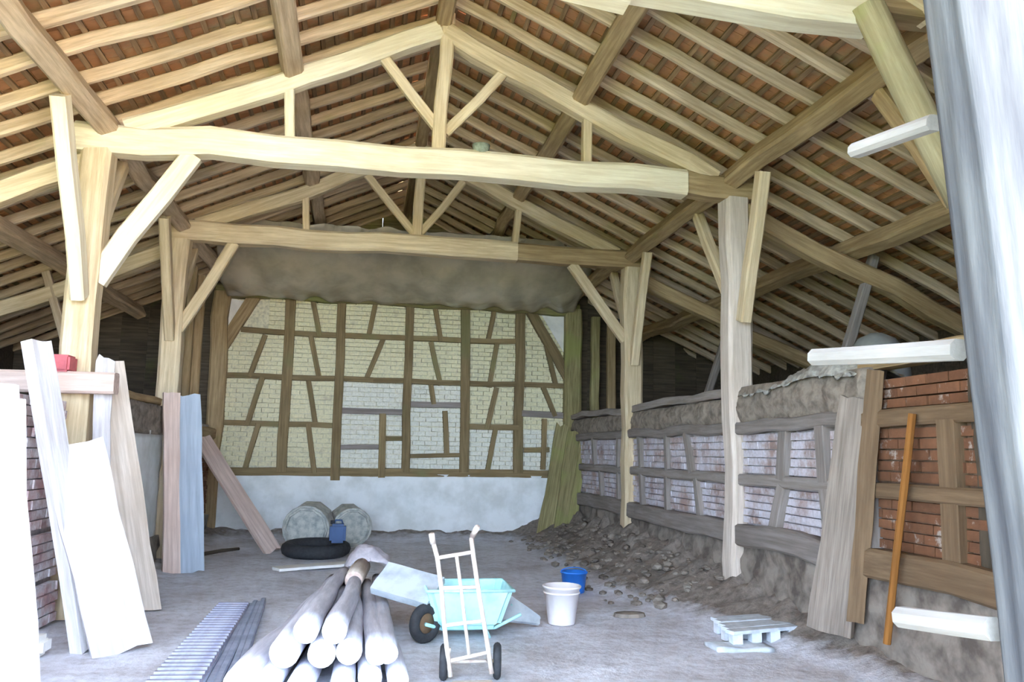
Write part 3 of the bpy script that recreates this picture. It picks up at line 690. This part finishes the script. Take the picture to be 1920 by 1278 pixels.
o = box('crate', -2.98, -2.70, 8.20, 8.44, 2.262, 2.42, M['red'], None, bev=.02); tag(o, 'faded red plastic crate on the pinkish cross beam', 'crate')
lumpy_st = thing('stone', (-2.3, 7.0, 0), 'pale squared stone at the foot of the tall leaning planks', 'stone')
box('block', -2.62, -2.28, 6.9, 7.15, 0.01, .16, M['plaster'], lumpy_st, bev=.04)

# ------------------------------------------------------------------ leaning boards, right
lean('wide_plank', 'wide weathered grey slab leaning against the right wall', 'plank', U(1556, 1184, X=3.84), U(1604, 745, X=3.97), .36, .06, M['grey'], (-.80, -.6, .1), w1=.22, rag=.02)
lean('plank', 'narrow brown plank standing behind the wide grey slab', 'plank', U(1604, 1165, X=3.93), U(1642, 693, X=3.98), .13, .05, M['brown2'], (-.6, -.8, 0))
o = timber('pole', U(1660, 1206, X=3.84), U(1710, 775, X=3.95), .055, .05, M['orange'], None, wob=.012, ch=.3)
tag(o, 'slender orange-brown pole leaning on the bare brick of the right wall', 'pole')
fb = [(3.38, 15.25, .28), (3.60, 15.10, .24), (3.80, 15.05, .16)]
for k, (x, y, wd) in enumerate(fb):
    lean('slab', ['olive-brown furrowed slab, nearest the half-timbered wall in the leaning bundle', 'wider middle slab of the olive-brown bundle in the back corner', 'narrow outer slab of the olive-brown bundle in the back corner'][k], 'slab',
         (x, y, .04), (x+.42-.03*k, 15.55-.1*k, 2.15-.12*k), wd, .07, M['olive'], (-.1, -1, .1), rag=.04)

# rubble and straw heap on top of the right wall
def heap(u, v):
    y = 6.3+u*2.1; x = XF-.08+v*.7
    hgt = .05+.30*math.exp(-((u-.3)/.28)**2)*math.sin(math.pi*min(1, v*1.1+.08))
    return (x, y, 2.22+hgt)
o = lumpy('straw_heap', heap, 50, 20, M['straw'], None, .07, 7, thick=.0)
o['kind'] = 'stuff'; tag(o, 'grey heap of straw and crumbled mud on top of the right wall', 'straw', kind='stuff')
t = thing('plastic_tub', (5.2, 7.7, 2.25), 'dusty grey domed plastic tub upturned on the right-hand loft', 'tub')
k_ = .68
lathe('shell', [(a_*k_, b_*k_*1.2) for a_, b_ in [(.50, 0), (.51, .05), (.48, .07), (.46, .35), (.40, .58), (.27, .74), (.10, .81), (.0, .82)]], M['grey_plastic'], t, Matrix.Translation((5.2, 7.7, 2.25)))
torus('rim', .5*k_, .02, M['grey_plastic'], t, Matrix.Translation((5.2, 7.7, 2.27)))
# stones of the rubble bank
vs = []; fs = []
bm = bmesh.new(); bmesh.ops.create_icosphere(bm, subdivisions=1, radius=1); iv = [v.co.copy() for v in bm.verts]; jf = [[v.index for v in f.verts] for f in bm.faces]; bm.free()
for k in range(420):
    y = random.uniform(6.6, 15.3); d = random.random()**1.3*1.2; x = XF-.15-d
    if y < 8.6 and x < 3.93: continue
    r = random.uniform(.02, .06)*(1.5 if k % 9 == 0 else 1); n = len(vs); z = bank(x, y)+r*.2
    for c in iv:
        c = c*r*(1+.35*noise.noise(c*2+Vector((k, 0, 0)))); vs.append((x+c.x, y+c.y*1.3, z+c.z*.65))
    fs += [[n+i for i in f] for f in jf]
o = mk('rubble', vs, fs, M['rubble']); tag(o, 'small clods and stones strewn over the dirt bank along the right wall', 'rubble', kind='stuff')

# ------------------------------------------------------------------ log pile
def L2(px, py, Y): return U(px, py, Y=Y)
ends = [(450, 1272, .115, 'thick log on the outer left flank of the pile'), (503, 1262, .09, 'bottom log second from the left of the pile'), (563, 1268, .09, 'bottom log in the middle of the pile'),
        (642, 1268, .085, 'bottom log under the gap in the pile'), (694, 1262, .085, 'bottom log third from the right of the pile'), (747, 1262, .075, 'bottom right log of the pile'),
        (534, 1208, .105, 'upper left log with the large end face'), (604, 1216, .095, 'log with a round end in the middle row'), (655, 1214, .09, 'log with a round end right of centre in the middle row'),
        (706, 1240, .08, 'log with the roundest end at the right of the pile'), (727, 1208, .075, 'slim log on the upper right flank'),
        (575, 1160, .085, 'top log at the left of the pile'), (628, 1165, .085, 'top log at the centre of the pile')]
targets = [(x, 0, 0) for x in (606, 626, 647, 668, 689, 709, 626, 646, 666, 688, 706, 645, 668)]
row = [0]*6+[1]*5+[2]*2
for k, (px, py, r, lb) in enumerate(ends):
    Yd = 5.75+random.uniform(-.12, .12)
    z = {0: r+.01, 1: .27, 2: .43}[row[k]]
    p = U(px, py, Y=Yd); p.z = z if row[k] else r+.005
    tx, ty, rr = targets[k]
    q = U(tx, 1080, Y=9.3+random.uniform(-.3, .4)); q.z = {0: .07, 1: .19, 2: .31}[row[k]]
    o = log('log', p, q, r, r*.68, n=18)
    tag(o, 'pale peeled '+lb, 'log', 'logs of the pile in the middle of the floor')
o = log('short_log', U(663, 1088, Y=8.3), U(678, 1062, Y=9.3), .09, .10, mats=[M['lilac'], M['pink']]); tag(o, 'short pinkish log lying on the far end of the pile', 'log')
o = lumpy('sacking', lambda u, v: (U(690, 1060, Y=9.5).x-.26+u*.52, 9.25+v*.55, .33+.24*math.sin(math.pi*u)**.6*math.sin(math.pi*(.15+.8*v))), 18, 14, M['cloth'], None, .05, 6, thick=.02)
tag(o, 'crumpled mauve-grey sacking heaped on the far end of the log pile', 'sack')

# ------------------------------------------------------------------ slatted rack and steel rails beside the logs
t = thing('slatted_rack', (-1.3, 7.2, 0), 'low lilac-grey slatted rack lying on the floor left of the logs', 'rack')
A, B = U(232, 1345, Z=.06), U(415, 1138, Z=.06); wv = Vector((.30, -.02, 0))
timber('rail', A-Vector((.0, 0, 0)), B, .045, .07, M['slat'], t); timber('rail', A+wv, B+wv*.8, .045, .07, M['slat'], t)
for k in range(32):
    f = (k+.5)/32; p = A.lerp(B, f); timber('slat', p+Vector((-.02, 0, .045)), p+wv*(1-.2*f)+Vector((.02, 0, .045)), .035, .022, M['slat'], t, seg=2, wob=.002)
for k in range(5):
    p = U(352+k*19, 1330-k*2, Z=.05); q = U(462+k*8, 1134-k*2+(k % 2)*4, Z=.05)
    o = timber('steel_rail', p, q, .05, .06, M['rail'], None, wob=.004, ch=.2)
    tag(o, ['blue-grey steel rail lying right against the slatted rack', 'second blue-grey steel rail out from the slatted rack', 'middle one of the five blue-grey steel rails by the rack', 'blue-grey steel rail second from the log pile', 'blue-grey steel rail lying nearest the log pile'][k], 'rail', 'steel rails between the slatted rack and the logs')

# ------------------------------------------------------------------ hand truck
t = thing('hand_truck', (.82, 6.05, 0), 'cream tubular hand truck standing upright right of the logs', 'hand truck')
HY = 6.0
def hp(px, py, dy=0): return U(px, py, Y=HY+dy)
mw = M['metal_white']
L = [hp(810, 1003, -.02), hp(812, 1015), hp(820, 1045), hp(828, 1105), hp(833, 1170), hp(838, 1215), hp(845, 1268)]
Rr = [hp(893, 990, -.12), hp(889, 997, -.05), hp(884, 1010), hp(888, 1045), hp(897, 1105), hp(908, 1170), hp(915, 1215), hp(922, 1262)]
tube('side_rail', L, .017, mw, t); tube('side_rail', Rr, .017, mw, t)
tube('grip', [hp(809, 1000, -.03), hp(812, 1018)], .021, mw, t); tube('grip', [hp(895, 988, -.13), hp(886, 1004, -.02)], .021, mw, t)
for a, b in (((817, 1046), (889, 1034)), ((828, 1102), (897, 1100)), ((833, 1172), (908, 1163)), ((845, 1238), (917, 1222))): tube('crossbar', [hp(*a), hp(*b)], .014, mw, t)
tube('centre_bar', [hp(856, 1042), hp(864, 1100), hp(872, 1168), hp(880, 1230)], .013, mw, t)
for sx, px, py in ((-1, 832, 1243), (1, 932, 1240)):
    c = hp(px, py, .1); c.z = .125
    Mx = Matrix.Translation(c) @ Matrix.Rotation(math.radians(90), 4, 'Y') @ Matrix.Rotation(math.radians(8), 4, 'X')
    wh = torus('wheel', .095, .032, M['rubber'], t, Mx, flat=.9)
    lathe('hub', [(.0, -.022), (.07, -.022), (.07, .022), (.03, .03), (.0, .03)], M['hubyellow'], wh, Mx)
a = hp(838, 1243, .1); b = hp(925, 1240, .1); a.z = b.z = .125; tube('axle', [a, b], .012, mw, t)
box('toe_plate', hp(848, 1262).x, hp(922, 1262).x, HY-.22, HY, .012, .022, mw, t)
for px in (843, 918): tube('wheel_strut', [hp(px, 1215), Vector((hp(px, 1215).x, HY+.1, .125))], .011, mw, t)

# ------------------------------------------------------------------ mint wheelbarrow and zinc boards behind it
t = thing('wheelbarrow', (.95, 7.5, 0), 'mint green wheelbarrow behind the cream hand truck', 'wheelbarrow')
c = Vector((.97, 7.45, .12))
tv = [(-.28, -.20, 0), (.26, -.20, 0), (.26, .22, 0), (-.28, .22, 0), (-.38, -.30, .34), (.36, -.30, .34), (.36, .32, .34), (-.38, .32, .34)]
bm = bmesh.new(); bv = [bm.verts.new(v) for v in tv]
for f in ((0, 3, 2, 1), (0, 1, 5, 4), (1, 2, 6, 5), (2, 3, 7, 6), (3, 0, 4, 7)): bm.faces.new([bv[i] for i in f])
bmesh.ops.bevel(bm, geom=[e for e in bm.edges if len(e.link_faces) == 2], offset=.05, segments=3, affect='EDGES')
me = bpy.data.meshes.new('tray'); bm.to_mesh(me); bm.free(); me.materials.append(M['mint'])
o = bpy.data.objects.new('tray', me); put(o, Matrix.Translation(c-Vector((0, 0, .02))), t); sm = o.modifiers.new('s', 'SOLIDIFY'); sm.thickness = .012
rim = [c+Vector(v)-Vector((0, 0, .02)) for v in tv[4:]]; tube('tray_rim', rim+[rim[0]], .014, M['mint'], t)
wc = U(797, 1166, Y=7.25); wc.z = .165
Mx = Matrix.Translation(wc) @ Matrix.Rotation(math.radians(38), 4, 'Z') @ Matrix.Rotation(math.radians(90), 4, 'X')
wh = torus('wheel', .12, .045, M['rubber'], t, Mx); lathe('hub', [(0, -.03), (.09, -.02), (.09, .02), (0, .03)], M['rust'], wh, Mx)
for dy in (-.13, .15):
    tube('handle', [wc+Vector((.0, dy*.4, 0)), Vector((.75, 7.5+dy, .09)), Vector((1.2, 7.5+dy*1.2, .10)), Vector((1.42, 7.5+dy*1.6, .22))], .015, M['mint'], t)
    tube('leg', [Vector((1.12, 7.5+dy, .10)), Vector((1.16, 7.5+dy, .01))], .014, M['mint'], t)
a, b = U(712, 1082, Y=7.6), U(818, 1112, Y=7.35)
o = plank('zinc_board', a, b, .34, .07, M['zinc'], None, (0, -.62, .78), rag=.006); tag(o, 'pale zinc-grey board sloping from the logs to the mint wheelbarrow', 'board')
a, b = U(912, 1124, Y=7.7), U(1010, 1163, Y=7.75)
o = plank('zinc_board', a, b, .36, .04, M['zinc'], None, (-.2, -.75, .65), rag=.006, w1=.08); tag(o, 'pale tapering board sloping from the wheelbarrow down to the floor near the bucket', 'board')

# ------------------------------------------------------------------ buckets
t = thing('bucket', (1.94, 7.95, 0), 'pale pink plastic bucket on the floor', 'bucket')
Mx = Matrix.Translation((1.94, 7.95, .005))
lathe('body', [(.0, 0), (.125, 0), (.13, .01), (.172, .33), (.18, .33), (.18, .355), (.165, .355), (.12, .02), (.0, .02)], M['bucket'], t, Mx)
torus('rim', .176, .012, M['bucket'], t, Mx @ Matrix.Translation((0, 0, .345))); torus('rim', .168, .009, M['bucket'], t, Mx @ Matrix.Translation((0, 0, .29)))
bc = U(1076, 1088, Y=9.7)
t = thing('bucket', (bc.x, bc.y, 0), 'bright blue bucket behind the pale pink one', 'bucket')
Mx = Matrix.Translation((bc.x, bc.y, .005))
lathe('body', [(.0, 0), (.12, 0), (.125, .01), (.15, .22), (.16, .22), (.16, .24), (.14, .24), (.11, .02), (.0, .02)], M['blue'], t, Mx)
tube('handle', [Mx @ Vector((.155*math.cos(a), .02, .23+.05*math.sin(a))) for a in [math.pi*k/10 for k in range(11)]], .006, M['blue'], t)

# ------------------------------------------------------------------ low pallet
t = thing('pallet', (3.35, 7.2, 0), 'low dirty-white pallet lying on the floor near the right wall', 'pallet')
P = [U(1336, 1158, Z=.13), U(1466, 1151, Z=.13), U(1496, 1176, Z=.13), U(1372, 1188, Z=.13)]
e1 = (P[1]-P[0]); e2 = (P[3]-P[0])
for k in range(5):
    a = P[0]+e2*(k+.5)/5; b = P[1]+(P[2]-P[1])*(k+.5)/5; wd = (P[3]-P[0]).length/5*.93
    timber('board', a, b, wd*.9, .03, M['poly'], t, seg=3, wob=.006, ch=.1)
for i in range(3):
    for j in range(4):
        p = (P[0].lerp(P[1], (j+.3)/3.6)).lerp(P[3].lerp(P[2], (j+.3)/3.6), .08+i*.42)
        box('block', p.x-.045, p.x+.045, p.y-.04, p.y+.04, .005, .125, M['poly'], t)
o = lumpy('flagstone', lambda u, v: (U(1385, 1215, Z=0).x-.25+u*.5, U(1385, 1215, Z=0).y-.15+v*.3, .035), 8, 6, M['poly'], None, .02, 8, thick=.04)
tag(o, 'small flat pale slab on the floor before the low pallet', 'stone')

# ------------------------------------------------------------------ drums, tyre and canister by the back wall
for k, (px, py, r, Y, lb) in enumerate(((580, 987, .37, 13.9, 'rounded grey-green wrapped drum nearer the left wall'), (655, 988, .33, 14.6, 'rounded grey-green wrapped drum to the right of its twin'))):
    p = U(px, py, Y=Y); p.z = r*.98+.02
    t = thing('drum', (p.x, Y, 0), lb, 'drum')
    Mx = Matrix.Translation(p) @ Matrix.Rotation(math.radians(90+8), 4, 'X') @ Matrix.Rotation(.2 if k else -.15, 4, 'Y')
    prof = [(0, -.30), (r*.8, -.30), (r*.97, -.25), (r, -.1), (r*.98, .1), (r, .2), (r*.93, .27), (r*.86, .28), (r*.82, .245), (0, .25)]
    lathe('body', prof, M['drum'], t, Mx, n=10, smooth=False)
    torus('hoop', r*.96, .022, M['drum'], t, Mx @ Matrix.Translation((0, 0, .24)), n=20)
p = U(600, 1010, Y=13.2)
o = torus('tyre', .42, .10, M['rubber'], None, Matrix.Translation((p.x-.05, 13.15, .115)) @ Matrix.Rotation(.05, 4, 'X')); tag(o, 'old black tyre lying flat in front of the wrapped drums', 'tyre')
p = U(634, 1010, Y=12.95)
t = thing('canister', (p.x, 12.95, .2), 'dark blue canister between the two wrapped drums', 'canister')
bx0 = box('body', p.x-.13, p.x+.11, 12.85, 13.05, .22, .50, M['darkblue'], t, bev=.035)
tube('handle', [(p.x-.07, 12.95, .49), (p.x-.05, 12.95, .55), (p.x+.04, 12.95, .55), (p.x+.06, 12.95, .49)], .014, M['darkblue'], t)
lathe('cap', [(0, 0), (.035, 0), (.035, .05), (0, .05)], M['rubber'], t, Matrix.Translation((p.x-.09, 12.95, .495)))
# poles lying by the left wall foot
o = log('branch', (-2.4, 12.6, .06), (-1.75, 13.2, .10), .03, .025, mats=[M['dark'], M['dark']], n=8); tag(o, 'thin dark branch on the floor by the left wall', 'branch')
# nest on the near tie beam
p = U(903, 286, Y=Y1-.15)
o = lathe('nest', [(0, 0), (.06, .0), (.09, .05), (.10, .10), (.075, .105), (.05, .06), (0, .05)], M['nest'], None, Matrix.Translation((p.x, Y1-.09, 4.80)), n=14)
tag(o, 'small grey-green bird nest on top of the bright cream tie beam', 'nest')
# dark puddle-like mat on floor
p = U(1180, 1157, Z=.0)
o = lathe('flat_stone', [(0, .0), (.13, .0), (.12, .035), (.05, .045), (0, .045)], M['rubble'], None, Matrix.Translation((p.x, p.y, .01)) @ Matrix.Diagonal((1.3, .8, 1, 1)), n=11, smooth=False); tag(o, 'dark flat stone on the open floor right of the bucket', 'stone')
